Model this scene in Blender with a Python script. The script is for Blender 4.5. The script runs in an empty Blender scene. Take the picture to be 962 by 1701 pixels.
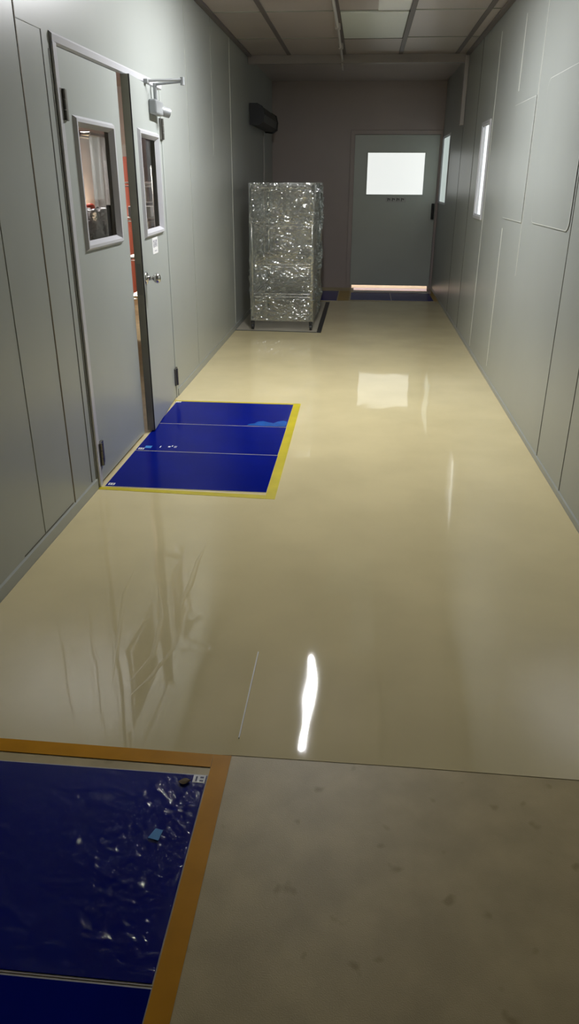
import bpy, bmesh, math, random
from mathutils import Vector, Matrix, noise

random.seed(7)
scn = bpy.context.scene
COL = scn.collection
PI = math.pi

# ------------------------------------------------------------------ measures (metres)
XL, XR = -1.345, 1.073        # corridor side walls
ZC = 2.755                    # ceiling
YB = 11.72                    # far wall
YF = -3.0                     # end of the corridor behind the camera

# ------------------------------------------------------------------ materials
MATS = {}


def mat(name, col, rough=0.5, metal=0.0, spec=0.5, bump=0.0, bscale=40.0, vary=0.0, vscale=6.0,
        emit=None, estr=0.0, coat=0.0):
    m = bpy.data.materials.new(name)
    m.use_nodes = True
    nt = m.node_tree
    b = nt.nodes['Principled BSDF']
    b.inputs['Base Color'].default_value = (*col, 1)
    b.inputs['Roughness'].default_value = rough
    b.inputs['Metallic'].default_value = metal
    b.inputs['Specular IOR Level'].default_value = spec
    b.inputs['Coat Weight'].default_value = coat
    b.inputs['Coat Roughness'].default_value = 0.05
    if emit:
        b.inputs['Emission Color'].default_value = (*emit, 1)
        b.inputs['Emission Strength'].default_value = estr
    tc = nt.nodes.new('ShaderNodeTexCoord')
    if vary > 0:
        n = nt.nodes.new('ShaderNodeTexNoise')
        n.inputs['Scale'].default_value = vscale
        n.inputs['Detail'].default_value = 6
        nt.links.new(tc.outputs['Object'], n.inputs['Vector'])
        r = nt.nodes.new('ShaderNodeMapRange')
        r.inputs['From Min'].default_value = 0.3
        r.inputs['From Max'].default_value = 0.7
        r.inputs['To Min'].default_value = 1 - vary
        r.inputs['To Max'].default_value = 1 + vary
        nt.links.new(n.outputs['Fac'], r.inputs['Value'])
        mx = nt.nodes.new('ShaderNodeVectorMath')
        mx.operation = 'SCALE'
        mx.inputs[0].default_value = col
        nt.links.new(r.outputs['Result'], mx.inputs['Scale'])
        nt.links.new(mx.outputs['Vector'], b.inputs['Base Color'])
    if bump > 0:
        n2 = nt.nodes.new('ShaderNodeTexNoise')
        n2.inputs['Scale'].default_value = bscale
        n2.inputs['Detail'].default_value = 3
        nt.links.new(tc.outputs['Object'], n2.inputs['Vector'])
        bp = nt.nodes.new('ShaderNodeBump')
        bp.inputs['Strength'].default_value = bump
        bp.inputs['Distance'].default_value = 0.01
        nt.links.new(n2.outputs['Fac'], bp.inputs['Height'])
        nt.links.new(bp.outputs['Normal'], b.inputs['Normal'])
    MATS[name] = m
    return m


WALL = (0.345, 0.365, 0.345)
mat('wall', WALL, 0.33, spec=0.4, vary=0.03, vscale=1.5, bump=0.015, bscale=2.0)
mat('door_paint', (0.375, 0.40, 0.38), 0.36, spec=0.4, vary=0.03, vscale=2)
mat('frame_pale', (0.52, 0.52, 0.545), 0.3, spec=0.5)
mat('joint_dark', (0.10, 0.10, 0.08), 0.6)
mat('joint_rust', (0.14, 0.11, 0.06), 0.6)
mat('joint_soft', (0.30, 0.31, 0.27), 0.5)
mat('joint_pale', (0.68, 0.69, 0.64), 0.35)
mat('ceil', (0.43, 0.375, 0.36), 0.30, spec=0.5, vary=0.04, vscale=2)
mat('ceil_bar', (0.13, 0.11, 0.11), 0.45)
mat('ceil_pale', (0.66, 0.69, 0.66), 0.3)
mat('white_plastic', (0.78, 0.79, 0.80), 0.35)
mat('header', (0.30, 0.27, 0.26), 0.45)
mat('trunking', (0.45, 0.42, 0.41), 0.4)
mat('back_wall', (0.47, 0.40, 0.385), 0.4, vary=0.04, vscale=2)
mat('back_door', (0.56, 0.59, 0.55), 0.33, vary=0.03, vscale=2)
mat('steel', (0.62, 0.61, 0.58), 0.22, metal=1.0)
mat('steel_dark', (0.22, 0.21, 0.19), 0.4, metal=1.0)
mat('edge_metal', (0.28, 0.27, 0.22), 0.45, metal=0.5, vary=0.08, vscale=5)
mat('closer_grey', (0.30, 0.315, 0.32), 0.4, metal=0.2)
mat('rubber_black', (0.012, 0.012, 0.012), 0.55)
mat('black_tape', (0.012, 0.012, 0.014), 0.4)
mat('dark_housing', (0.02, 0.024, 0.02), 0.45)
mat('black_paint', (0.004, 0.004, 0.004), 0.5)
mat('mat_blue', (0.002, 0.008, 0.185), 0.16, spec=0.06, bump=0.04, bscale=6, vary=0.12, vscale=3)
mat('mat_blue_worn', (0.005, 0.09, 0.42), 0.2, vary=0.3, vscale=12)
mat('mat_edge', (0.55, 0.52, 0.48), 0.5)
mat('tape_yellow', (0.56, 0.46, 0.015), 0.4, vary=0.10, vscale=9)
mat('tape_orange', (0.62, 0.28, 0.012), 0.4, spec=0.15, vary=0.10, vscale=9)
mat('tape_orange_dull', (0.42, 0.27, 0.05), 0.4, vary=0.10, vscale=9)
mat('paper_white', (0.82, 0.82, 0.82), 0.5)
mat('ink', (0.10, 0.10, 0.16), 0.6)
mat('ink_soft', (0.42, 0.42, 0.48), 0.6)
mat('ink_door', (0.05, 0.05, 0.05), 0.6)
mat('sign_grey', (0.52, 0.52, 0.50), 0.4)
mat('leaf_brown', (0.12, 0.08, 0.03), 0.7)
mat('scrap_blue', (0.05, 0.27, 0.62), 0.4)
mat('pink_sill', (0.86, 0.76, 0.78), 0.07, metal=1.0)
mat('room_wall', (0.66, 0.62, 0.63), 0.6)
mat('brown_wood', (0.11, 0.06, 0.05), 0.5)
mat('dark_brown', (0.07, 0.05, 0.045), 0.5, vary=0.3, vscale=4)
mat('salmon', (0.72, 0.21, 0.15), 0.5)
mat('red', (0.80, 0.07, 0.03), 0.45)
mat('beige_board', (0.46, 0.42, 0.33), 0.35, vary=0.05, vscale=3)
mat('caster_black', (0.02, 0.02, 0.02), 0.5)
mat('tube_on', (1, 1, 1), 0.4, emit=(0.98, 0.985, 1.0), estr=430.0)
mat('side_fill_tube', (1, 1, 1), 0.4, emit=(1.0, 0.93, 0.88), estr=330.0)
mat('bulb_on', (1, 1, 1), 0.4, emit=(1.0, 0.78, 0.50), estr=160.0)
mat('pane_lit', (0.8, 0.8, 0.8), 0.1, emit=(0.97, 1.0, 0.97), estr=0.78)
mat('pane_lit_dim', (0.55, 0.6, 0.6), 0.1, emit=(0.78, 0.90, 0.86), estr=0.52)
mat('pane_lit_bright', (0.8, 0.8, 0.8), 0.1, emit=(0.92, 1.0, 1.0), estr=0.95)


def thin_plastic(name, alpha, rough, diff_col, diff_w, bump=0.0, bscale=20.0, kind='noise'):
    """clear sheet: see-through with a glossy face and a little milky scatter"""
    m = bpy.data.materials.new(name)
    m.use_nodes = True
    nt = m.node_tree
    nt.nodes.clear()
    out = nt.nodes.new('ShaderNodeOutputMaterial')
    tr = nt.nodes.new('ShaderNodeBsdfTransparent')
    gl = nt.nodes.new('ShaderNodeBsdfGlossy')
    gl.inputs['Roughness'].default_value = rough
    gl.inputs['Color'].default_value = (0.95, 0.97, 0.95, 1)
    df = nt.nodes.new('ShaderNodeBsdfDiffuse')
    df.inputs['Color'].default_value = (*diff_col, 1)
    m1 = nt.nodes.new('ShaderNodeMixShader')
    m1.inputs[0].default_value = diff_w
    nt.links.new(gl.outputs[0], m1.inputs[1])
    nt.links.new(df.outputs[0], m1.inputs[2])
    m2 = nt.nodes.new('ShaderNodeMixShader')
    m2.inputs[0].default_value = 1 - alpha
    nt.links.new(tr.outputs[0], m2.inputs[1])
    nt.links.new(m1.outputs[0], m2.inputs[2])
    nt.links.new(m2.outputs[0], out.inputs[0])
    if bump > 0:
        tc = nt.nodes.new('ShaderNodeTexCoord')
        if kind == 'voronoi':
            n = nt.nodes.new('ShaderNodeTexVoronoi')
            n.inputs['Scale'].default_value = bscale
            o = n.outputs['Distance']
        else:
            n = nt.nodes.new('ShaderNodeTexNoise')
            n.inputs['Scale'].default_value = bscale
            n.inputs['Detail'].default_value = 5
            n.inputs['Distortion'].default_value = 1.0
            o = n.outputs['Fac']
        nt.links.new(tc.outputs['Object'], n.inputs['Vector'])
        bp = nt.nodes.new('ShaderNodeBump')
        bp.inputs['Strength'].default_value = bump
        bp.inputs['Distance'].default_value = 0.02
        nt.links.new(o, bp.inputs['Height'])
        nt.links.new(bp.outputs['Normal'], gl.inputs['Normal'])
        nt.links.new(bp.outputs['Normal'], df.inputs['Normal'])
    MATS[name] = m


thin_plastic('glass', 0.90, 0.02, (0.5, 0.5, 0.5), 0.0)
thin_plastic('wrap', 0.62, 0.17, (0.50, 0.56, 0.56), 0.18, 0.0)
thin_plastic('mat_film', 0.975, 0.10, (0.2, 0.25, 0.8), 0.0, 0.3, 30.0)
thin_plastic('curtain', 0.30, 0.25, (0.72, 0.74, 0.76), 0.75, 0.4, 8.0)
thin_plastic('bag', 0.05, 0.22, (0.10, 0.11, 0.13), 0.72, 0.9, 22.0)


def floor_material(name, col, rough, film):
    m = bpy.data.materials.new(name)
    m.use_nodes = True
    nt = m.node_tree
    N, Lk = nt.nodes, nt.links
    b = N['Principled BSDF']
    b.inputs['Roughness'].default_value = rough
    tc = N.new('ShaderNodeTexCoord')
    n = N.new('ShaderNodeTexNoise')
    n.inputs['Scale'].default_value = 2.2 if film else 7.0
    n.inputs['Detail'].default_value = 6
    Lk.new(tc.outputs['Object'], n.inputs['Vector'])
    cr = N.new('ShaderNodeValToRGB')
    k = 0.05 if film else 0.10
    cr.color_ramp.elements[0].position = 0.35
    cr.color_ramp.elements[0].color = (*[c * (1 - k) for c in col], 1)
    cr.color_ramp.elements[1].position = 0.65
    cr.color_ramp.elements[1].color = (*[c * (1 + k) for c in col], 1)
    Lk.new(n.outputs['Fac'], cr.inputs['Fac'])
    last = cr.outputs['Color']
    if not film:                                   # stains of its own on the bare floor
        n3 = N.new('ShaderNodeTexNoise')
        n3.inputs['Scale'].default_value = 13.0
        n3.inputs['Detail'].default_value = 2
        mp0 = N.new('ShaderNodeMapping')
        mp0.inputs['Location'].default_value = (3.3, 1.7, 0)
        Lk.new(tc.outputs['Object'], mp0.inputs['Vector'])
        Lk.new(mp0.outputs['Vector'], n3.inputs['Vector'])
        r = N.new('ShaderNodeMapRange')
        r.inputs['From Min'].default_value = 0.66
        r.inputs['From Max'].default_value = 0.74
        Lk.new(n3.outputs['Fac'], r.inputs['Value'])
        mx = N.new('ShaderNodeMix')
        mx.data_type = 'RGBA'
        mx.inputs['B'].default_value = (0.27, 0.20, 0.08, 1)
        ml = N.new('ShaderNodeMath')
        ml.operation = 'MULTIPLY'
        ml.inputs[1].default_value = 0.5
        Lk.new(r.outputs['Result'], ml.inputs[0])
        Lk.new(ml.outputs[0], mx.inputs['Factor'])
        Lk.new(last, mx.inputs['A'])
        last = mx.outputs['Result']
    Lk.new(last, b.inputs['Base Color'])
    # waviness
    mp = N.new('ShaderNodeMapping')
    mp.inputs['Scale'].default_value = (2.4, 0.9, 1) if film else (6, 6, 1)
    Lk.new(tc.outputs['Object'], mp.inputs['Vector'])
    w = N.new('ShaderNodeTexNoise')
    w.inputs['Scale'].default_value = 2.6 if film else 60.0
    w.inputs['Detail'].default_value = 1.0 if film else 4.0
    Lk.new(mp.outputs['Vector'], w.inputs['Vector'])
    bp = N.new('ShaderNodeBump')
    bp.inputs['Strength'].default_value = 0.11 if film else 0.10
    bp.inputs['Distance'].default_value = 0.012 if film else 0.01
    Lk.new(w.outputs['Fac'], bp.inputs['Height'])
    Lk.new(bp.outputs['Normal'], b.inputs['Normal'])
    b.inputs['Specular IOR Level'].default_value = 0.6 if film else 0.30
    MATS[name] = m


floor_material('floor_bare', (0.53, 0.435, 0.245), 0.42, False)
floor_material('floor_film', (0.70, 0.60, 0.345), 0.035, True)

# ------------------------------------------------------------------ mesh helpers


class MB:
    """collects shapes and links them as ONE mesh object"""

    def __init__(self):
        self.bm = bmesh.new()

    def box(self, a, b, bev=0.0, seg=1, M=None):
        lo = [min(a[i], b[i]) for i in range(3)]
        hi = [max(a[i], b[i]) for i in range(3)]
        t = bmesh.new()
        bmesh.ops.create_cube(t, size=1.0)
        for v in t.verts:
            v.co = Vector([(lo[i] + hi[i]) / 2 + v.co[i] * (hi[i] - lo[i]) for i in range(3)])
        if bev > 0:
            bmesh.ops.bevel(t, geom=list(t.edges), offset=bev, segments=seg, affect='EDGES', profile=0.5)
        self._add(t, M)
        return self

    def cyl(self, p, q, r, r2=None, n=20, M=None):
        p, q = Vector(p), Vector(q)
        d = q - p
        t = bmesh.new()
        bmesh.ops.create_cone(t, cap_ends=True, segments=n, radius1=r, radius2=r if r2 is None else r2,
                              depth=d.length)
        rot = d.to_track_quat('Z', 'Y').to_matrix().to_4x4()
        bmesh.ops.transform(t, matrix=Matrix.Translation((p + q) / 2) @ rot, verts=t.verts)
        self._add(t, M)
        return self

    def tube(self, pts, r, n=10):
        for a, b in zip(pts[:-1], pts[1:]):
            self.cyl(a, b, r, n=n)
        for c in pts[1:-1]:
            self.ball(c, r, n)
        return self

    def ball(self, c, r, n=12, scale=(1, 1, 1)):
        t = bmesh.new()
        bmesh.ops.create_uvsphere(t, u_segments=n * 2, v_segments=n, radius=r)
        for v in t.verts:
            v.co = Vector([c[i] + v.co[i] * scale[i] for i in range(3)])
        self._add(t)
        return self

    def lathe(self, prof, origin, axis='X', n=28):
        """prof: (distance along axis, radius)"""
        t = bmesh.new()
        rings = []
        for (h, r) in prof:
            ring = []
            for k in range(n):
                a = 2 * PI * k / n
                c, s = r * math.cos(a), r * math.sin(a)
                if axis == 'X':
                    p = (h, c, s)
                elif axis == 'Y':
                    p = (c, h, s)
                else:
                    p = (c, s, h)
                ring.append(t.verts.new(Vector(p) + Vector(origin)))
            rings.append(ring)
        for a, b in zip(rings[:-1], rings[1:]):
            for k in range(n):
                t.faces.new((a[k], a[(k + 1) % n], b[(k + 1) % n], b[k]))
        t.faces.new(rings[0])
        t.faces.new(rings[-1])
        bmesh.ops.recalc_face_normals(t, faces=t.faces)
        self._add(t)
        return self

    def poly(self, pts, z0, z1):
        """flat plate with an outline in x,y"""
        t = bmesh.new()
        lo = [t.verts.new((x, y, z0)) for x, y in pts]
        hi = [t.verts.new((x, y, z1)) for x, y in pts]
        t.faces.new(lo)
        t.faces.new(hi)
        n = len(pts)
        for k in range(n):
            t.faces.new((lo[k], lo[(k + 1) % n], hi[(k + 1) % n], hi[k]))
        bmesh.ops.recalc_face_normals(t, faces=t.faces)
        self._add(t)
        return self

    def prism_y(self, prof, y0, y1):
        """profile in x,z pulled along y"""
        t = bmesh.new()
        a = [t.verts.new((x, y0, z)) for x, z in prof]
        b = [t.verts.new((x, y1, z)) for x, z in prof]
        t.faces.new(a)
        t.faces.new(b)
        n = len(prof)
        for k in range(n):
            t.faces.new((a[k], a[(k + 1) % n], b[(k + 1) % n], b[k]))
        bmesh.ops.recalc_face_normals(t, faces=t.faces)
        self._add(t)
        return self

    def grid(self, fn, nu, nv):
        t = bmesh.new()
        V = [[t.verts.new(fn(i / nu, j / nv)) for j in range(nv + 1)] for i in range(nu + 1)]
        for i in range(nu):
            for j in range(nv):
                t.faces.new((V[i][j], V[i + 1][j], V[i + 1][j + 1], V[i][j + 1]))
        self._add(t)
        return self

    def _add(self, t, M=None):
        if M is not None:
            bmesh.ops.transform(t, matrix=M, verts=t.verts)
        me = bpy.data.meshes.new('tmp')
        t.to_mesh(me)
        t.free()
        self.bm.from_mesh(me)
        bpy.data.meshes.remove(me)

    def build(self, name, material, parent=None, smooth=False, origin=None):
        me = bpy.data.meshes.new(name)
        if origin is not None:
            bmesh.ops.translate(self.bm, vec=-Vector(origin), verts=self.bm.verts)
        self.bm.to_mesh(me)
        self.bm.free()
        me.materials.append(MATS[material])
        if smooth:
            for p in me.polygons:
                p.use_smooth = True
        o = bpy.data.objects.new(name, me)
        COL.objects.link(o)
        if origin is not None:
            o.location = origin
        if parent is not None:
            o.parent = parent
            if origin is None:
                o.matrix_parent_inverse = parent_inv(parent)
        return o


def parent_inv(p):
    M = Matrix.LocRotScale(p.location, p.rotation_euler, p.scale)
    if p.parent is not None:
        M = Matrix.LocRotScale(p.parent.location, p.parent.rotation_euler, p.parent.scale) @ p.matrix_parent_inverse @ M
    return M.inverted()


def empty(name, loc, rz=0.0):
    o = bpy.data.objects.new(name, None)
    o.location = loc
    o.rotation_euler = (0, 0, rz)
    o.empty_display_size = 0.1
    COL.objects.link(o)
    return o


def tag(o, label, cat, group=None):
    o['label'] = label
    o['category'] = cat
    if group:
        o['group'] = group
    return o


def struct(o, label=None):
    o['kind'] = 'structure'
    if label:
        o['label'] = label
    return o


def local(parent, builder, name, material, smooth=False):
    """part whose shapes are given in the parent's own axes"""
    o = builder.build(name, material, None, smooth)
    o.parent = parent
    return o


def copy_tree(o, parent=None):
    c = o.copy()
    COL.objects.link(c)
    if parent is not None:
        c.parent = parent
    for ch in list(o.children):
        copy_tree(ch, c)
    return c


# ------------------------------------------------------------------ setting: floor, ceiling, walls
fl = struct(MB().box((-6.0, YF, -0.06), (3.0, 15.2, 0.0)).build('floor', 'floor_bare'), 'bare dull beige floor')
ce = struct(MB().box((-6.0, YF, ZC), (3.0, 15.2, ZC + 0.06)).build('ceiling', 'ceil'), 'grey panelled ceiling')

T = 0.07
# left wall with the double doorway
DY0, DY1, DZ = 3.545, 5.315, 2.035
lw = MB()
lw.box((XL - T, YF, 0), (XL, DY0, ZC))
lw.box((XL - T, DY1, 0), (XL, YB, ZC))
lw.box((XL - T, DY0, DZ), (XL, DY1, ZC))
lw = struct(lw.build('wall_left', 'wall'), 'grey metal panel wall with the double doors')
# right wall with two window openings
W1 = (7.36, 7.80, 1.205, 1.965)
W0 = (10.66, 11.60, 1.225, 2.045)


def wall_with_holes(x0, x1, y0, y1, z0, z1, holes):
    b = MB()
    y = y0
    for (a, c, d, e) in sorted(holes):
        b.box((x0, y, z0), (x1, a, z1))
        b.box((x0, a, z0), (x1, c, d))
        b.box((x0, a, e), (x1, c, z1))
        y = c
    b.box((x0, y, z0), (x1, y1, z1))
    return b


rw = struct(wall_with_holes(XR, XR + T, YF, YB, 0, ZC, [W1, W0]).build('wall_right', 'wall'),
            'grey metal panel wall with two lit windows')
# far wall with its doorway
BX0, BX1, BZ = -0.17, 1.045, 2.10
bw = MB()
bw.box((XL - T, YB, 0), (BX0, YB + T, ZC))
bw.box((BX1, YB, 0), (XR + T, YB + T, ZC))
bw.box((BX0, YB, BZ), (BX1, YB + T, ZC))
struct(bw.build('wall_back', 'back_wall'), 'dark far wall of the corridor')
struct(MB().box((XL - T, YF - T, 0), (XR + T, YF, ZC)).build('wall_front', 'wall'))
# the room seen through the double doors
sr = MB()
sr.box((-4.02, 1.5, 0), (-3.95, 12.2, ZC))
sr.box((-3.95, 1.43, 0), (XL - T, 1.5, ZC))
sr.box((-3.95, 12.2, 0), (XL - T, 12.27, ZC))
struct(sr.build('wall_side_room', 'room_wall'))
# the lit room beyond the far door
fr = MB()
fr.box((XL - T, 13.4, 0), (XR + 1.0, 13.47, ZC))
fr.box((XL - T - 0.0, YB + T, 0), (XL, 13.4, ZC))
fr.box((XR + T, YB + T, 0), (XR + T + 0.07, 13.4, ZC))
struct(fr.build('wall_far_room', 'room_wall'))


def joint(parent, side, y, z0, z1, m, w=0.006, name='panel_joint'):
    x = XL if side == 'L' else XR
    s = 1 if side == 'L' else -1
    return MB().box((x - 0.0005 * s, y - w / 2, z0), (x + 0.0022 * s, y + w / 2, z1)).build(name, m, parent)


def hjoint(parent, side, y0, y1, z, m, w=0.006, name='panel_joint'):
    x = XL if side == 'L' else XR
    s = 1 if side == 'L' else -1
    return MB().box((x - 0.0005 * s, y0, z - w / 2), (x + 0.0022 * s, y1, z + w / 2)).build(name, m, parent)


joint(lw, 'L', 2.82, 0.065, ZC, 'joint_soft', 0.004)
joint(lw, 'L', 3.186, 0.055, ZC, 'joint_rust', 0.008)
joint(lw, 'L', 3.43, 0.066, 2.06, 'joint_dark', 0.006)
joint(lw, 'L', 3.495, 0.0, 2.0, 'joint_dark', 0.005)
hjoint(lw, 'L', 3.19, 3.43, 2.06, 'joint_soft', 0.004)
hjoint(lw, 'L', 2.60, 3.16, 0.066, 'joint_dark', 0.004)
joint(lw, 'L', 7.16, 1.70, ZC, 'joint_soft', 0.006)
joint(lw, 'L', 8.12, 0.066, ZC, 'joint_pale', 0.012)
joint(lw, 'L', 6.15, 0.066, ZC, 'joint_soft', 0.003)

joint(rw, 'R', 3.64, 0.035, ZC, 'joint_dark', 0.004)
joint(rw, 'R', 4.18, 0.035, ZC, 'joint_dark', 0.007)
joint(rw, 'R', 5.46, 0.9, ZC - 0.2, 'joint_pale', 0.007)
joint(rw, 'R', 6.17, 2.09, 2.56, 'joint_pale', 0.011)
joint(rw, 'R', 6.19, 0.10, 1.17, 'joint_pale', 0.010)
joint(rw, 'R', 7.24, 0.05, 2.62, 'joint_pale', 0.007)
joint(rw, 'R', 8.32, 0.035, ZC, 'joint_dark', 0.012)
joint(rw, 'R', 9.4, 0.035, 2.05, 'joint_dark', 0.008)

# skirtings
struct(MB().prism_y([(XL, 0), (XL + 0.006, 0), (XL + 0.006, 0.052), (XL, 0.060)], YF, 3.50).box(
    (XL, 5.36, 0), (XL + 0.006, YB, 0.055)).build('baseboard_left', 'wall'), 'low grey skirting along the left wall')
struct(MB().prism_y([(XR, 0), (XR - 0.006, 0), (XR - 0.006, 0.030), (XR, 0.036)], YF, YB).build(
    'baseboard_right', 'wall'), 'low grey skirting along the right wall')

# ceiling grid bars, edge channels, the header by the far wall
k = 1
for x in (-0.885, -0.28, 0.33, 0.935):
    w = 0.022
    struct(MB().box((x - w, YF, ZC - 0.006), (x + w, 9.36, ZC + 0.002), 0.002).build('trim_%d' % k, 'ceil_bar'),
           'dark ceiling grid bar')
    k += 1
for x0, x1 in ((XL, XL + 0.045), (XR - 0.045, XR)):
    struct(MB().box((x0, YF, ZC - 0.02), (x1, 9.36, ZC + 0.002), 0.002).build('trim_%d' % k, 'ceil_bar'),
           'dark edge channel where the ceiling meets the side wall')
    k += 1
for y in (4.7, 5.9, 7.1, 8.345):
    struct(MB().box((XL, y - 0.012, ZC - 0.004), (XR, y + 0.012, ZC + 0.002)).build('trim_%d' % k, 'joint_soft'),
           'ceiling cross joint')
    k += 1
struct(MB().box((XL, 9.37, 2.672), (1.03, 9.45, ZC + 0.002), 0.004).build('trim_%d' % k, 'header'),
       'pale header beam crossing under the ceiling near the far wall')
k += 1

# ------------------------------------------------------------------ the double doorway in the left wall
fr_ = MB()
fr_.prism_y([(XL, DZ - 0.012), (XL + 0.012, DZ - 0.004), (XL + 0.014, DZ + 0.022), (XL, DZ + 0.034)], 3.515, 4.47)
fr_.prism_y([(XL, DZ - 0.012), (XL + 0.012, DZ - 0.004), (XL + 0.014, DZ + 0.022), (XL, DZ + 0.034)], 4.47, 5.345)
fr_.box((XL - T, DY0, 0), (XL + 0.010, DY0 + 0.022, DZ), 0.003)
fr_.box((XL, 3.515, 0), (XL + 0.012, 3.547, DZ), 0.004)
fr_.box((XL - T, DY0, DZ - 0.010), (XL, DY1, DZ + 0.01))
struct(fr_.build('trim_%d' % k, 'frame_pale'), 'pale metal frame of the double doors')
k += 1
fj = MB().box((XL - T, DY1 - 0.014, 0), (XL, DY1, DZ), 0.002).box((XL, DY1 - 0.004, 0), (XL + 0.004, 5.345, DZ), 0.001)
struct(fj.build('trim_%d' % k, 'door_paint'), 'grey far jamb of the double doors')
k += 1


def leaf_slab(y0, y1, z0, z1, t, win):
    """door leaf in its own axes: x = outward normal (face at x=0), y along the leaf"""
    b = MB()
    a, c, d, e = win
    b.box((-t, y0, z0), (0, a, z1))
    b.box((-t, c, z0), (0, y1, z1))
    b.box((-t, a, z0), (0, c, d))
    b.box((-t, a, e), (0, c, z1))
    return b


def leaf_frame(win, t, w=0.040, dpt=0.016):
    """raised bevelled frame round the pane"""
    a, c, d, e = win
    b = MB()
    t_ = bmesh.new()
    pr = [(0.0, -0.004), (dpt, 0.008), (dpt, w * 0.55), (-0.012, w)]   # (x, inward offset)
    rings = []
    for (x, o) in pr:
        rings.append([t_.verts.new((x, yy, zz)) for yy, zz in
                      ((a + o, d + o), (c - o, d + o), (c - o, e - o), (a + o, e - o))])
    for r0, r1 in zip(rings[:-1], rings[1:]):
        for i in range(4):
            t_.faces.new((r0[i], r0[(i + 1) % 4], r1[(i + 1) % 4], r1[i]))
    bmesh.ops.recalc_face_normals(t_, faces=t_.faces)
    b._add(t_)
    return b


def hinge(parent, y, z, name='hinge', dark='steel_dark'):
    b = MB()
    b.box((-0.002, y - 0.030, z - 0.062), (0.013, y + 0.048, z + 0.062), 0.001)
    h = local(parent, b, name, dark)
    c = MB()
    for i in range(3):
        c.cyl((0.016, y, z - 0.062 + i * 0.0415), (0.016, y, z - 0.062 + i * 0.0415 + 0.039), 0.0095, n=14)
    kn = c.build('hinge_knuckle', dark)
    kn.parent = h
    return h


LT = 0.046
# left leaf, shut
d1 = empty('door_1', (XL, 3.572, 0))
struct(d1, 'left leaf of the double doors, shut, with a window')
w1 = (0.125, 0.705, 1.18, 1.765)
local(d1, leaf_slab(0, 0.850, 0.012, 2.020, LT, w1), 'door_leaf', 'door_paint')
wf = local(d1, leaf_frame(w1, LT), 'window_frame', 'frame_pale')
gp = MB().box((-0.030, w1[0] + 0.03, w1[2] + 0.03), (-0.026, w1[1] - 0.03, w1[3] - 0.03)).build('window_pane', 'glass')
gp.parent = wf
hinge(d1, 0.002, 1.80)
hinge(d1, 0.002, 0.170)

# right leaf, ajar: its own axes start at the hinge, y runs from the hinge (0) towards the latch (-)
ANG = math.radians(3.6)
d2 = empty('door_2', (XL + 0.002, 5.292, 0), ANG)
struct(d2, 'right leaf of the double doors, standing slightly open into the corridor')
w2 = (-0.705, -0.125, 1.18, 1.765)
local(d2, leaf_slab(-0.815, 0, 0.012, 2.020, LT, w2), 'door_leaf', 'door_paint')
local(d2, MB().box((-LT - 0.001, -0.8175, 0.012), (-0.004, -0.815, 2.020)), 'edge_plate', 'edge_metal')
local(d2, MB().box((-0.004, -0.8185, 0.012), (0.002, -0.813, 2.020)), 'edge_gasket', 'rubber_black')
wf2 = local(d2, leaf_frame(w2, LT), 'window_frame', 'frame_pale')
gp = MB().box((-0.030, w2[0] + 0.03, w2[2] + 0.03), (-0.026, w2[1] - 0.03, w2[3] - 0.03)).build('window_pane', 'glass')
gp.parent = wf2
hinge(d2, -0.002, 1.80)
hinge(d2, -0.002, 0.165)
# round knob
KY, KZ = -0.752, 0.955
kb = MB().lathe([(0.0, 0.036), (0.004, 0.036), (0.010, 0.028), (0.012, 0.014), (0.040, 0.011), (0.046, 0.018),
                 (0.055, 0.027), (0.066, 0.030), (0.078, 0.027), (0.086, 0.018), (0.089, 0.006)], (0, KY, KZ))
kn = local(d2, kb, 'door_knob', 'steel', True)
lk = MB().box((-LT + 0.008, -0.8195, KZ - 0.09), (-0.012, -0.8172, KZ + 0.09)).build('latch_plate', 'steel_dark')
lk.parent = d2
# paper sign under the window
sg = MB().box((0.0, -0.50, 1.068), (0.0015, -0.335, 1.165)).build('door_sign', 'paper_white')
sg.parent = d2
ik = MB()
for i, y0 in enumerate((-0.475, -0.432, -0.389)):       # three dark tall characters, unreadable in the photo
    ik.box((0.0015, y0, 1.108), (0.0020, y0 + 0.007, 1.150))
    ik.box((0.0015, y0 + 0.020, 1.106), (0.0020, y0 + 0.027, 1.152))
    ik.box((0.0015, y0, 1.141 - 0.012 * (i % 2)), (0.0020, y0 + 0.026, 1.146 - 0.012 * (i % 2)))
    ik.box((0.0015, y0 + 0.004, 1.120), (0.0020, y0 + 0.024, 1.124))
c = ik.build('sign_writing', 'ink')
c.parent = sg
c = MB().box((0.0015, -0.445, 1.082), (0.0020, -0.375, 1.088)).build('sign_writing', 'ink_soft')
c.parent = sg
# door closer with its folded arm
cl = MB()
cl.box((0.0, -0.335, 1.865), (0.050, -0.105, 1.945), 0.010, 2)
cl.cyl((0.026, -0.23, 1.935), (0.026, -0.23, 2.036), 0.012)
closer = local(d2, cl, 'door_closer', 'closer_grey')
c = MB().cyl((0.026, -0.12, 1.900), (0.080, -0.085, 1.885), 0.029, n=24).build('closer_cap', 'closer_grey')
c.parent = closer
c = MB()
c.cyl((0.026, -0.23, 2.030), (0.205, -0.285, 2.040), 0.0075, n=10)
c.cyl((0.205, -0.285, 2.020), (0.205, -0.285, 2.062), 0.013)
c.cyl((0.010, -0.40, 2.032), (0.205, -0.285, 2.050), 0.0075, n=10)
c.box((-0.004, -0.425, 2.016), (0.022, -0.375, 2.040), 0.003)
c = c.build('closer_arm', 'closer_grey')
c.parent = closer

# ------------------------------------------------------------------ windows in the right wall


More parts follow.
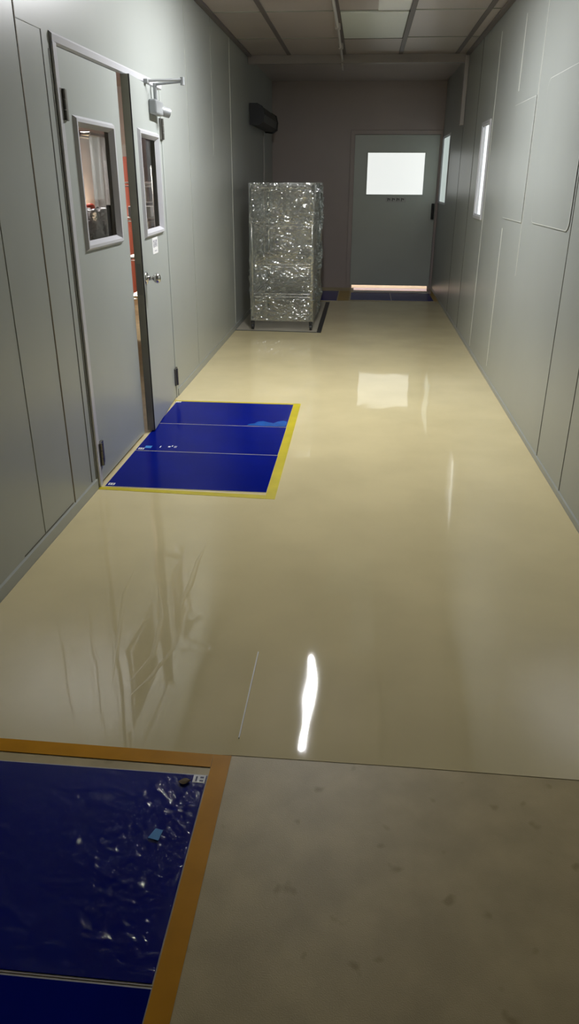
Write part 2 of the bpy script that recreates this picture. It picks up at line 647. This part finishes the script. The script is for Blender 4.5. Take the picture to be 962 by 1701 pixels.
def wall_window(n, hole, pane_m, label, wfr=0.030):
    a, c, d, e = hole
    o = MB()
    for (y0, y1, z0, z1) in ((a - wfr, a, d - wfr, e + wfr), (c, c + wfr, d - wfr, e + wfr),
                             (a, c, d - wfr, d), (a, c, e, e + wfr)):
        o.box((XR - 0.012, y0, z0), (XR + 0.004, y1, z1), 0.003)
    # reveal bead
    for (y0, y1, z0, z1) in ((a, a + 0.010, d, e), (c - 0.010, c, d, e), (a, c, d, d + 0.010), (a, c, e - 0.010, e)):
        o.box((XR - 0.002, y0, z0), (XR + 0.030, y1, z1))
    w = struct(o.build('window_%d' % n, 'frame_pale'), label)
    MB().box((XR + 0.010, a + 0.008, d + 0.008), (XR + 0.016, c - 0.008, e - 0.008)).build('window_pane', pane_m, w)
    return w


ww = wall_window(1, W1, 'pane_lit_bright', 'narrow lit window in the right wall, nearer of two')
MB().box((XR - 0.006, 7.655, W1[2]), (XR + 0.009, 7.675, W1[3]), 0.002).build('glazing_bar', 'frame_pale', ww)
wall_window(2, W0, 'pane_lit_dim', 'greenish lit window in the right wall beside the far door', 0.018)

# ------------------------------------------------------------------ far door
d3 = empty('door_3', (BX0 + 0.012, YB - 0.004, 0))
struct(d3, 'grey far door with a lit square window')
DW = BX1 - BX0 - 0.024
wx0, wx1, wz0, wz1 = 0.190, 0.998, 1.318, 1.862


def bslab():
    b = MB()
    z0, z1 = 0.045, 2.090
    b.box((0, 0, z0), (wx0, 0.045, z1))
    b.box((wx1, 0, z0), (DW, 0.045, z1))
    b.box((wx0, 0, z0), (wx1, 0.045, wz0))
    b.box((wx0, 0, wz1), (wx1, 0.045, z1))
    return b


local(d3, bslab(), 'door_leaf', 'back_door')
b = MB()
for (x0, x1, z0, z1) in ((wx0 - 0.014, wx0, wz0 - 0.014, wz1 + 0.014), (wx1, wx1 + 0.014, wz0 - 0.014, wz1 + 0.014),
                         (wx0, wx1, wz0 - 0.014, wz0), (wx0, wx1, wz1, wz1 + 0.014)):
    b.box((x0, -0.006, z0), (x1, 0.0, z1), 0.002)
wf3 = local(d3, b, 'window_frame', 'back_door')
c = MB().box((wx0, 0.012, wz0), (wx1, 0.018, wz1)).build('window_pane', 'pane_lit')
c.parent = wf3
sg = local(d3, MB().box((0.475, -0.002, 1.212), (0.765, 0.0, 1.278)), 'door_sign', 'sign_grey')
b = MB()
for i in range(4):                                        # four unreadable dark marks
    x0 = 0.500 + i * 0.066
    b.box((x0, -0.003, 1.228), (x0 + 0.010, -0.002, 1.270))
    b.box((x0 + 0.004, -0.003, 1.252), (x0 + 0.040, -0.002, 1.262))
    b.box((x0 + 0.030, -0.003, 1.232 + 0.01 * (i % 2)), (x0 + 0.038, -0.002, 1.262))
c = b.build('sign_writing', 'ink_door')
c.parent = sg
hb = MB()
hb.box((DW - 0.050, -0.010, 0.985), (DW - 0.008, 0.0, 1.20), 0.003)
hb.cyl((DW - 0.030, -0.010, 1.17), (DW - 0.030, -0.055, 1.17), 0.009).cyl((DW - 0.030, -0.010, 1.02), (DW - 0.030, -0.055, 1.02), 0.009)
hb.box((DW - 0.042, -0.068, 0.99), (DW - 0.018, -0.052, 1.20), 0.006, 2)
local(d3, hb, 'door_handle', 'rubber_black')
b = MB()
b.box((BX0 - 0.05, YB - 0.010, 0), (BX0 + 0.008, YB + 0.02, BZ), 0.003)
b.box((BX1 - 0.008, YB - 0.010, 0), (XR, YB + 0.02, BZ), 0.003)
b.box((BX0 - 0.05, YB - 0.010, BZ - 0.005), (XR, YB + 0.02, BZ + 0.05), 0.003)
b.box((BX0, YB + 0.044, 0), (BX0 + 0.034, YB + 0.069, BZ)).box((BX1 - 0.034, YB + 0.044, 0), (BX1, YB + 0.069, BZ))
b.box((BX0, YB + 0.044, BZ - 0.034), (BX1, YB + 0.069, BZ))
struct(b.build('trim_%d' % k, 'back_wall'), 'frame of the far door')
k += 1

# ------------------------------------------------------------------ things on the floor
t = empty('floor_film', (0, 1.606, 0))
tag(t, 'glossy cream plastic film covering the corridor floor from the near edge to the far mats', 'floor covering')
MB().poly([(XL + 0.008, 1.545), (-0.305, 1.605), (0.2, 1.607), (XR - 0.008, 1.600), (XR - 0.008, 10.40), (XL + 0.008, 10.30)],
          0.0004, 0.0012).build('film_sheet', 'floor_film', t)
MB().box((-0.3015, 1.675, 0.0012), (-0.2975, 2.11, 0.0050), 0.0010).build('film_seam', 'paper_white', t)['label'] = 'thin raised film seam, painted white for its glint'  # light caught by the seam edge is painted in as white




def crease(pts, w=0.010, h=0.0016):
    tb = bmesh.new()
    rows = []
    for i, (x, y) in enumerate(pts):
        k_ = math.sin(PI * (i + 0.15) / (len(pts) - 0.7))
        rows.append([tb.verts.new((x - w * k_, y, 0.0010)), tb.verts.new((x, y, 0.0012 + h * k_)), tb.verts.new((x + w * k_, y, 0.0010))])
    for a_, b_ in zip(rows[:-1], rows[1:]):
        tb.faces.new((a_[0], a_[1], b_[1], b_[0]))
        tb.faces.new((a_[1], a_[2], b_[2], b_[1]))
    bmesh.ops.recalc_face_normals(tb, faces=tb.faces)
    q_ = MB()
    q_._add(tb)
    q_.build('film_crease', 'floor_film', t, True)


crease([(-0.640, 2.95), (-0.648, 2.75), (-0.636, 2.55), (-0.640, 2.42), (-0.622, 2.32)], 0.014, 0.0026)
crease([(-0.905, 2.75), (-0.880, 2.45), (-0.800, 2.10), (-0.745, 1.86)], 0.012, 0.0018)
crease([(-0.770, 2.55), (-0.690, 2.30), (-0.660, 2.05), (-0.700, 1.90)], 0.012, 0.0018)
crease([(-0.640, 2.25), (-0.600, 2.10), (-0.640, 1.92), (-0.690, 1.80)], 0.010, 0.0014)


def sticky_mat(x0, y0, sx, sy, label, group, tab=None, tabside=1):
    """a blue tacky sheet on a pale backing, with a numbered tab in one corner"""
    o = empty('sticky_mat', (x0, y0, 0.0013))
    tag(o, label, 'mat', group)
    local(o, MB().box((0, 0, 0), (sx, sy, 0.0018)), 'mat_backing', 'mat_edge')
    s = local(o, MB().box((0.002, 0.004, 0.0018), (sx - 0.001, sy - 0.004, 0.0034), 0.0006), 'sticky_sheet', 'mat_blue')
    if tab:
        tx, ty = tab
        p = local(o, MB().box((tx - 0.017, ty - 0.014, 0.0034), (tx + 0.017, ty + 0.014, 0.0044)), 'number_tab', 'paper_white')
        b = MB().box((tx - 0.010, ty - 0.010, 0.0044), (tx - 0.005, ty + 0.008, 0.0048))
        b.box((tx + 0.002, ty - 0.010, 0.0044), (tx + 0.012, ty - 0.004, 0.0048))
        b.box((tx + 0.002, ty + 0.002, 0.0044), (tx + 0.012, ty + 0.008, 0.0048))
        c = b.build('tab_number', 'ink')
        c.parent = p
    return o


G1 = 'blue sticky mats before the double doors'
X0 = -1.318
ma = sticky_mat(X0, 3.532, 0.872, 0.572, 'blue sticky mat nearest the camera of the three at the double doors', G1, (0.03, 0.03))
mb = sticky_mat(X0, 4.108, 0.870, 0.545, 'blue sticky mat in the middle of the three at the double doors', G1, (0.03, 0.03))
mc = sticky_mat(X0, 4.657, 0.868, 0.540, 'blue sticky mat farthest of three at the double doors, with turquoise worn corner', G1, (0.02, 0.52))
b = MB()
random.seed(3)
pts = []
for i in range(9):
    pts.append((0.64 + 0.028 * i, 0.012 + (0.02 if i in (0,) else 0)))
b.poly([(0.60, 0.010), (0.862, 0.010), (0.862, 0.120), (0.835, 0.135), (0.80, 0.115), (0.775, 0.075), (0.74, 0.088),
        (0.70, 0.115), (0.665, 0.100), (0.645, 0.055), (0.615, 0.040)], 0.0034, 0.0040)
local(mc, b, 'worn_patch', 'mat_blue_worn')['label'] = 'turquoise worn patch'
for (x, y, w, h) in ((0.135, 0.060, 0.006, 0.03), (0.185, 0.072, 0.014, 0.018), (0.205, 0.085, 0.006, 0.02), (0.222, 0.070, 0.016, 0.006),
                     (0.222, 0.088, 0.016, 0.006)):
    local(mb, MB().box((x, y, 0.0034), (x + w, y + h, 0.0039)), 'printed_mark', 'paper_white')
c = local(mb, MB().box((0.045, 0.045, 0.0034), (0.085, 0.085, 0.0040)), 'mat_sticker', 'scrap_blue')
c['label'] = 'light blue sticker'

G2 = 'dark blue sticky mats in the near left corner'
mn = sticky_mat(-1.262, 0.935, 0.900, 0.585, 'dark blue sticky mat in the near left corner, with a blue scrap on it', G2, (0.880, 0.567))
mo = sticky_mat(-1.272, 0.344, 0.911, 0.588, 'dark blue sticky mat cut by the bottom edge of the photo', G2)
random.seed(11)


def crinkle(x0, y0, sx, sy, amp, sc, off):
    def fn(u, v):
        e = min(u, 1 - u, v, 1 - v)
        f = min(1.0, e * 8)
        n = abs(noise.noise(Vector((u * sc + off, v * sc * 0.8, 1.3)))) + 0.5 * abs(noise.noise(Vector((u * sc * 2.6, v * sc * 2.2 + off, 7.1))))
        return Vector((x0 + u * sx, y0 + v * sy, 0.0042 + amp * n * f))
    return fn


local(mn, MB().grid(crinkle(0.002, 0.004, 0.896, 0.577, 0.0036, 17, 0.0), 150, 96), 'cover_film', 'mat_film', True)['label'] = 'crinkled clear film'
tag(MB().poly([(-0.468, 1.292), (-0.440, 1.286), (-0.436, 1.318), (-0.456, 1.322)], 0.0082, 0.0092).build('plastic_scrap', 'scrap_blue'),
    'small light blue scrap lying on the near dark blue mat', 'scrap')
b = MB()
b.grid(lambda u, v: Vector((-0.436 + 0.034 * u, 1.482 + 0.014 * math.sin(PI * u) * (v - 0.5) * 1.6 + 0.006 * u, 0.0105 + 0.003 * math.sin(PI * v) * u)), 10, 6)
o_ = tag(b.build('dry_leaf', 'leaf_brown'), 'tiny brown leaf bit beside the white tab on the near mat', 'leaf')
sm = o_.modifiers.new('thick', 'SOLIDIFY')
sm.thickness = 0.001

# floor tapes
GT = 'floor tape strips'


def tape(name, pts, m, label, z=0.0013):
    return tag(MB().poly(pts, z, z + 0.0009).build(name, m), label, 'tape', None)


tape('floor_tape', [(-0.445, 3.452), (-0.392, 3.452), (-0.398, 5.235), (-0.450, 5.235)], 'tape_yellow',
     'yellow floor tape along the corridor side of the three blue mats')
tape('floor_tape', [(-1.338, 3.490), (-0.446, 3.452), (-0.446, 3.500), (-1.338, 3.526)], 'tape_yellow',
     'yellow floor tape in front of the nearest of three blue mats')
tape('floor_tape', [(-1.338, 5.205), (-0.451, 5.203), (-0.451, 5.232), (-1.338, 5.230)], 'tape_yellow',
     'thin yellow floor tape behind the farthest of three blue mats')
tape('floor_tape', [(-0.360, 0.30), (-0.309, 0.30), (-0.309, 1.602), (-0.360, 1.602)], 'tape_orange',
     'orange floor tape along the right edge of the near left mats')
tape('floor_tape', [(-1.338, 1.560), (-0.361, 1.552), (-0.361, 1.602), (-1.338, 1.610)], 'tape_orange',
     'orange floor tape across behind the near left mat')

# far mats, their tapes and the pale sill
G3 = 'dark mats at the far end'
mf = sticky_mat(-0.13, 10.46, 0.56, 0.72, 'dark blue mat in front of the far door, left half', G3)
mg = sticky_mat(0.435, 10.46, 0.57, 0.72, 'dark blue mat in front of the far door, right half', G3)
mh = sticky_mat(-1.22, 10.36, 0.905, 0.95, 'blue mat behind the wrapped rack at the far left', G3)
tape('floor_tape', [(-0.300, 10.36), (-0.150, 10.42), (-0.150, 11.35), (-0.300, 11.35)], 'tape_orange_dull',
     'yellow floor tape between the two far blue mats')
tape('floor_tape', [(1.010, 10.44), (1.062, 10.44), (1.062, 11.40), (1.010, 11.40)], 'tape_orange_dull',
     'yellow floor tape at the right end of the far door mat')
tag(MB().box((-0.10, 11.20, 0.0005), (1.035, 11.69, 0.006), 0.002).build('threshold_plate', 'pink_sill'),
    'pale shiny plate on the floor under the far door', 'threshold')

# ------------------------------------------------------------------ sheet under the rack, black tape, the rack
t = tag(MB().poly([(-1.335, 8.06), (-0.452, 8.03), (-0.455, 10.22), (-1.335, 10.22)], 0.0013, 0.0065).build('floor_sheet', 'beige_board'),
        'grey beige sheet laid under the wrapped rack', 'floor covering')
MB().poly([(-1.335, 8.040), (-0.452, 8.010), (-0.452, 8.030), (-1.335, 8.060)], 0.0013, 0.0068).build('sheet_edge', 'joint_dark', t)
tag(MB().poly([(-0.450, 8.015), (-0.402, 8.010), (-0.400, 10.22), (-0.452, 10.22)], 0.0013, 0.0036).build('black_tape', 'black_tape'),
    'black tape strip on the floor right of the wrapped rack', 'tape')

RX0, RX1, RY0, RY1 = -1.155, -0.520, 8.12, 9.60
FZ = 0.0066
rk = empty('wire_rack', ((RX0 + RX1) / 2, (RY0 + RY1) / 2, FZ))
tag(rk, 'tall steel shelf rack on castors, wrapped in clear plastic at the left wall', 'rack')
for (x, y) in ((RX0, RY0), (RX1, RY0), (RX0, RY1), (RX1, RY1)):
    p = MB().cyl((x, y, 0.095), (x, y, 1.455), 0.0125, n=16).ball((x, y, 1.455), 0.013, 8).build('post', 'steel', rk, True)
    cw = MB()
    cw.cyl((x - 0.012, y, FZ + 0.030), (x + 0.012, y, FZ + 0.030), 0.030, n=24)
    cw.box((x - 0.018, y - 0.014, FZ + 0.028), (x - 0.014, y + 0.014, 0.085))
    cw.box((x + 0.014, y - 0.014, FZ + 0.028), (x + 0.018, y + 0.014, 0.085))
    cw.box((x - 0.020, y - 0.018, 0.080), (x + 0.020, y + 0.018, 0.098), 0.003)
    cw.build('castor', 'caster_black', rk)
for z in (0.385, 0.690, 1.095, 1.430):
    b = MB()
    for zz in (z, z - 0.032):
        for y in (RY0, RY1):
            b.cyl((RX0, y, zz), (RX1, y, zz), 0.0045, n=8)
        for x in (RX0, RX1):
            b.cyl((x, RY0, zz), (x, RY1, zz), 0.0045, n=8)
    for i in range(1, 26):
        x = RX0 + (RX1 - RX0) * i / 26
        b.cyl((x, RY0, z + 0.004), (x, RY1, z + 0.004), 0.0022, n=5)
    for i in range(1, 5):
        y = RY0 + (RY1 - RY0) * i / 5
        b.cyl((RX0, y, z - 0.004), (RX1, y, z - 0.004), 0.004, n=6)
    nz = 24
    for i in range(nz):                                   # zigzag truss on the front edge
        xa = RX0 + (RX1 - RX0) * i / nz
        xb = RX0 + (RX1 - RX0) * (i + 1) / nz
        za, zb = (z, z - 0.032) if i % 2 == 0 else (z - 0.032, z)
        b.cyl((xa, RY0, za), (xb, RY0, zb), 0.0025, n=5)
    b.build('shelf', 'steel', rk)

# crumpled clear film round the rack


def wr(p):
    q = Vector(p)
    mask = max(0.15, min(1.15, 0.60 + 1.5 * noise.noise(Vector((q.x * 2.2, q.y * 2.2, q.z * 4.2 + 0.6)))))
    a = noise.noise(q * 5.0) * 0.008
    a += mask * (abs(noise.noise(Vector((q.x * 12 + 3, q.y * 12, q.z * 24 + q.x * 8)))) * 0.036 + abs(noise.noise(Vector((q.x * 30, q.y * 30, q.z * 48 + 5)))) * 0.021)
    return a


E_ = 0.022


def front(u, v):
    x = RX0 - E_ + (RX1 - RX0 + 2 * E_) * u
    z = 0.10 + (1.475 - 0.10) * v
    e = min(1.0, min(u, 1 - u) * 12, min(v, 1 - v) * 12 + 0.2)
    return Vector((x, RY0 - E_ - wr((x, 0, z)) * e * 1.5 + 0.004, z))


def back(u, v):
    x = RX0 - E_ + (RX1 - RX0 + 2 * E_) * u
    z = 0.10 + (1.475 - 0.10) * v
    return Vector((x, RY1 + E_ + wr((x, 5, z)), z))


def side(x0, s):
    def fn(u, v):
        y = RY0 - E_ + (RY1 - RY0 + 2 * E_) * u
        z = 0.10 + (1.475 - 0.10) * v
        e = min(1.0, min(u, 1 - u) * 20)
        return Vector((x0 + s * wr((s, y, z)) * e, y, z))
    return fn


def top(u, v):
    x = RX0 - E_ + (RX1 - RX0 + 2 * E_) * u
    y = RY0 - E_ + (RY1 - RY0 + 2 * E_) * v
    return Vector((x, y, 1.478 + wr((x, y, 3)) * 0.4))


b = MB().grid(front, 88, 190).grid(back, 20, 40).grid(side(RX0 - E_, -1), 70, 80).grid(side(RX1 + E_, 1), 70, 80).grid(top, 20, 40)
tag(b.build('plastic_wrap', 'wrap'), 'crumpled clear plastic film wrapped round the steel rack', 'plastic wrap')

# ------------------------------------------------------------------ things on the walls and ceiling
ac = empty('air_curtain', (XL, 10.15, 2.08))
tag(ac, 'long dark air curtain unit high on the left wall at the far end', 'air curtain')
prof = [(XL + 0.002, 2.085), (XL + 0.10, 2.075), (XL + 0.155, 2.110), (XL + 0.165, 2.19), (XL + 0.145, 2.265), (XL + 0.09, 2.295), (XL + 0.002, 2.295)]
MB().prism_y(prof, 9.46, 10.85).build('housing', 'dark_housing', ac)
MB().prism_y([(XL + 0.001 + (x - XL) * 1.03, 2.185 + (z - 2.185) * 1.04) for x, z in prof], 9.43, 9.47).build('end_cap', 'black_paint', ac)
MB().prism_y([(XL + 0.001 + (x - XL) * 1.06, 2.180 + (z - 2.185) * 1.10) for x, z in prof], 10.84, 10.90).build('end_cap', 'black_paint', ac)
tag(MB().tube([(XL + 0.016, 10.60, 2.07), (XL + 0.016, 10.60, 0.008)], 0.010).build('cable_conduit', 'trunking'),
    'thin pale conduit running down the wall from the dark air curtain', 'conduit')
t = tag(MB().box((XR - 0.045, 9.36, 2.070), (XR - 0.003, 9.45, 2.752), 0.004).build('cable_trunking', 'trunking'),
        'pale vertical trunking on the right wall under the header beam', 'trunking')

# lit lamp on the ceiling
lf = empty('ceiling_lamp', (-0.31, 5.22, ZC))
tag(lf, 'lit strip lamp on the corridor ceiling', 'lamp')
MB().prism_y([(-0.345, ZC - 0.001), (-0.275, ZC - 0.001), (-0.275, ZC - 0.053), (-0.345, ZC - 0.053)], 4.56, 5.90).build('housing', 'white_plastic', lf)
MB().box((-0.333, 4.60, ZC - 0.058), (-0.287, 5.86, ZC - 0.053)).build('light_strip', 'tube_on', lf)
for y in (4.585, 5.862):
    MB().box((-0.346, y, ZC - 0.062), (-0.274, y + 0.018, ZC - 0.045), 0.003).build('end_cap', 'white_plastic', lf)
# supply conduit along the ceiling
b = MB()
b.tube([(-0.292, 5.93, ZC - 0.03), (-0.292, 7.60, ZC - 0.03), (-0.300, 9.36, ZC - 0.045), (-0.305, 9.42, ZC - 0.10), (-0.305, 9.75, ZC - 0.10)], 0.013, 12)
cd = tag(b.build('ceiling_conduit', 'trunking'), 'pale conduit running along the ceiling from the lamp', 'conduit')
MB().box((-0.315, 7.58, ZC - 0.05), (-0.268, 7.64, ZC - 0.002), 0.004).build('conduit_clamp', 'trunking', cd)
MB().box((-0.320, 8.60, ZC - 0.055), (-0.272, 8.66, ZC - 0.002), 0.004).build('conduit_clamp', 'trunking', cd)
# lighter hatch and diffuser in the ceiling grid
h = tag(MB().box((-0.255, 7.125, ZC - 0.012), (0.300, 8.32, ZC - 0.0005), 0.003).build('ceiling_hatch', 'ceil_pale'),
        'pale square hatch in the ceiling beside the conduit', 'hatch')
b = MB()
b.box((-0.258, 8.320, ZC - 0.014), (0.306, 8.340, ZC - 0.0005)).box((0.300, 7.11, ZC - 0.014), (0.308, 8.33, ZC - 0.0005)).box((-0.258, 7.12, ZC - 0.014), (-0.2555, 8.33, ZC - 0.0005))
b.build('hatch_seal', 'joint_dark', h)
tag(MB().box((0.05, 6.10, ZC - 0.010), (0.300, 7.06, ZC - 0.0005), 0.003).build('ceiling_panel', 'white_plastic'),
    'white ceiling panel in front of the pale hatch at the top edge', 'panel')

# blank cover plates on the right wall


def cover_plate(y0, y1, z0, z1, r, label, group):
    pts = []
    for cy, cz, a0 in ((y1 - r, z1 - r, 0), (y0 + r, z1 - r, 90), (y0 + r, z0 + r, 180), (y1 - r, z0 + r, 270)):
        for i in range(7):
            a = math.radians(a0 + 15 * i)
            pts.append((cy + r * math.cos(a), cz + r * math.sin(a)))
    t = bmesh.new()
    A = [t.verts.new((XR - 0.0008, y, z)) for y, z in pts]
    B = [t.verts.new((XR - 0.005, y, z)) for y, z in pts]
    t.faces.new(B)
    n = len(pts)
    for i in range(n):
        t.faces.new((A[i], A[(i + 1) % n], B[(i + 1) % n], B[i]))
    bmesh.ops.recalc_face_normals(t, faces=t.faces)
    b = MB()
    b._add(t)
    o = tag(b.build('cover_plate', 'wall'), label, 'plate', group)
    # pale bead round the rim
    t = bmesh.new()
    cy, cz = (y0 + y1) / 2, (z0 + z1) / 2
    w = 0.006
    R0 = [t.verts.new((XR - 0.0045, y, z)) for y, z in pts]
    R1 = [t.verts.new((XR - 0.0055, y + (w if y < cy else -w), z + (w if z < cz else -w))) for y, z in pts]
    R2 = [t.verts.new((XR - 0.0030, y, z)) for y, z in pts]
    for i in range(n):
        j = (i + 1) % n
        t.faces.new((R0[i], R0[j], R1[j], R1[i]))
        t.faces.new((R2[i], R2[j], R0[j], R0[i]))
    bmesh.ops.recalc_face_normals(t, faces=t.faces)
    b = MB()
    b._add(t)
    b.build('sealant_bead', 'joint_pale', o)
    return o


cover_plate(4.215, 5.17, 1.258, 2.060, 0.06, 'blank rounded cover plate on the right wall, nearer of two', 'cover plates on the right wall')
cover_plate(5.475, 6.215, 1.242, 2.005, 0.012, 'blank square cornered cover plate on the right wall, farther of two', 'cover plates on the right wall')

# ------------------------------------------------------------------ the room behind the double doors
tag(MB().box((-3.22, 7.6, 1.925), (-3.12, 10.2, 1.985), 0.004).build('cross_beam', 'brown_wood'),
    'dark brown beam seen through the left door window', 'beam')


def curt(u, v):
    z = 0.06 + 1.86 * v
    y = 8.42 + 0.56 * u
    return Vector((-2.92 + 0.035 * math.sin(u * 17) + 0.015 * math.sin(u * 31 + v), y - 0.06 * (1 - v) * u, z))


tag(MB().grid(curt, 60, 20).build('plastic_curtain', 'curtain', None, True),
    'hanging clear plastic curtain seen through the left door window', 'curtain')
tag(MB().box((-2.97, 8.35, 1.92), (-2.87, 9.05, 1.95), 0.004).build('curtain_rail', 'steel'),
    'rail carrying the clear plastic curtain', 'rail')
random.seed(5)


def pile(u, v):
    a = 2 * PI * u
    ph = v
    r = (0.30 + 0.05 * noise.noise(Vector((math.cos(a) * 2, math.sin(a) * 2, v * 3)))) * (1.0 - max(0, ph - 0.75) * 3.2)
    z = 0.003 + 1.245 * min(1.0, ph * 1.12) + (0.03 * noise.noise(Vector((math.cos(a) * 3, math.sin(a) * 3, 5))) if ph > 0.4 else 0)
    n = 0.02 * noise.noise(Vector((math.cos(a) * 4, math.sin(a) * 4, z * 6)))
    return Vector((-2.50 + (r + n) * math.cos(a) * 0.85, 7.18 + (r + n) * math.sin(a) * 1.05, z))


tag(MB().grid(pile, 72, 60).build('plastic_bag', 'bag', None, True),
    'tall dark crumpled plastic bag seen low in the left door window', 'bag')
b = MB().lathe([(0, 0.022), (0.03, 0.045), (0.06, 0.040), (0.075, 0.018)], (-2.62, 7.44, 1.215), 'Z', 16)
tag(b.build('red_cap', 'red', None, True), 'small red cap on top of the dark plastic bag', 'cap')
wl = empty('work_lamp', (-3.72, 10.75, 0))
tag(wl, 'warm glowing work lamp behind the left door window', 'lamp')
MB().cyl((-3.72, 10.75, 0.0), (-3.72, 10.75, 0.03), 0.12).cyl((-3.72, 10.75, 0.03), (-3.72, 10.75, 0.98), 0.014).build('stand', 'steel_dark', wl)
MB().ball((-3.72, 10.75, 1.03), 0.055, 12).build('bulb', 'bulb_on', wl, True)
tag(MB().box((-2.09, 6.31, 0.0), (-2.01, 6.39, 1.31), 0.004).build('black_post', 'black_paint'),
    'black post at the right edge of the left door window', 'post')
lo = empty('cabinet', (-3.17, 10.9, 0))
tag(lo, 'salmon red cabinet seen through the gap between the door leaves', 'cabinet')
MB().box((-3.30, 10.76, 0.0), (-3.05, 11.0, 1.78), 0.006).build('body', 'salmon', lo)
MB().box((-3.29, 10.77, 1.78), (-3.06, 10.99, 1.93), 0.006).build('top_board', 'mat_edge', lo)
pt = tag(MB().box((-2.95, 10.5, 0.0), (-2.87, 12.0, 2.05), 0.004).build('partition', 'dark_brown'),
         'dark brown partition seen through the right door window', 'partition')
ws = empty('wire_shelf', (-2.2, 7.98, 0))
tag(ws, 'chrome wire shelf seen low in the right door window', 'shelf')
for (x, y) in ((-2.38, 7.66), (-2.05, 7.66), (-2.38, 8.55), (-2.05, 8.55)):
    MB().cyl((x, y, 0.0), (x, y, 1.62), 0.0125, n=12).build('post', 'steel', ws, True)
for z in (0.40, 0.78, 1.15, 1.47):
    b = MB()
    for y in (7.66, 8.55):
        b.cyl((-2.38, y, z), (-2.05, y, z), 0.006, n=6).cyl((-2.38, y, z - 0.03), (-2.05, y, z - 0.03), 0.005, n=6)
    for x in (-2.38, -2.05):
        b.cyl((x, 7.66, z), (x, 8.55, z), 0.006, n=6).cyl((x, 7.66, z - 0.03), (x, 8.55, z - 0.03), 0.005, n=6)
    for i in range(1, 30):
        y = 7.66 + 0.89 * i / 30
        b.cyl((-2.38, y, z + 0.005), (-2.05, y, z + 0.005), 0.0025, n=5)
    b.build('shelf', 'steel', ws)
for (y, w, h, z, m, lab) in ((7.80, 0.20, 0.10, 1.158, 'paper_white', 'white carton on the chrome wire shelf, left one'),
                             (8.12, 0.24, 0.13, 1.158, 'dark_brown', 'dark carton on the chrome wire shelf, right one')):
    c = tag(MB().box((-2.33, y - w / 2, z), (-2.10, y + w / 2, z + h), 0.004).build('carton', m), lab, 'box')
    MB().box((-2.34, y - 0.02, z + h), (-2.09, y + 0.02, z + h + 0.001)).build('packing_tape', 'mat_edge', c)
sl = empty('ceiling_lamp', (-3.2, 8.2, ZC))  # added fill lamp, out of view, brightens the side room
tag(sl, 'added unseen fluorescent lamp filling the room behind the double doors with light', 'lamp')
MB().box((-3.24, 7.55, ZC - 0.05), (-3.16, 8.85, ZC - 0.001), 0.004).build('housing', 'white_plastic', sl)
MB().cyl((-3.2, 7.60, ZC - 0.082), (-3.2, 8.80, ZC - 0.082), 0.016, n=14).build('tube', 'side_fill_tube', sl)

# lamp of the room beyond the far door
la = bpy.data.lights.new('far_room_lamp', 'AREA')
la.shape = 'RECTANGLE'
la.size, la.size_y = 0.9, 0.3
la.energy = 80
la.color = (0.97, 0.90, 0.98)
lo_ = bpy.data.objects.new('far_room_lamp', la)
lo_.location = (0.45, 12.55, ZC - 0.03)
COL.objects.link(lo_)

# ------------------------------------------------------------------ world, camera, colour
w = bpy.data.worlds.new('world')
scn.world = w
w.use_nodes = True
w.node_tree.nodes['Background'].inputs[0].default_value = (0.02, 0.02, 0.022, 1)
w.node_tree.nodes['Background'].inputs[1].default_value = 1.0

R = Matrix(((0.995655, -0.04229, 0.082965), (0.093018, 0.409653, -0.907487), (0.004391, 0.911261, 0.411806)))
cam = bpy.data.cameras.new('camera')
cam.sensor_fit = 'VERTICAL'
cam.sensor_height = 36.0
cam.lens = 1219.5 / 1701 * 36.0
cam.clip_start = 0.05
co = bpy.data.objects.new('camera', cam)
co.matrix_world = Matrix.Translation((0, 0, 1.5)) @ R.to_4x4()
COL.objects.link(co)
scn.camera = co

scn.view_settings.view_transform = 'Standard'
scn.view_settings.look = 'None'
scn.view_settings.gamma = 1.0
scn.view_settings.use_curve_mapping = False
scn.view_settings.exposure = 0.0
scn.cycles.max_bounces = 12
scn.cycles.transparent_max_bounces = 16
scn.cycles.sample_clamp_indirect = 6.0
scn.cycles.caustics_reflective = False
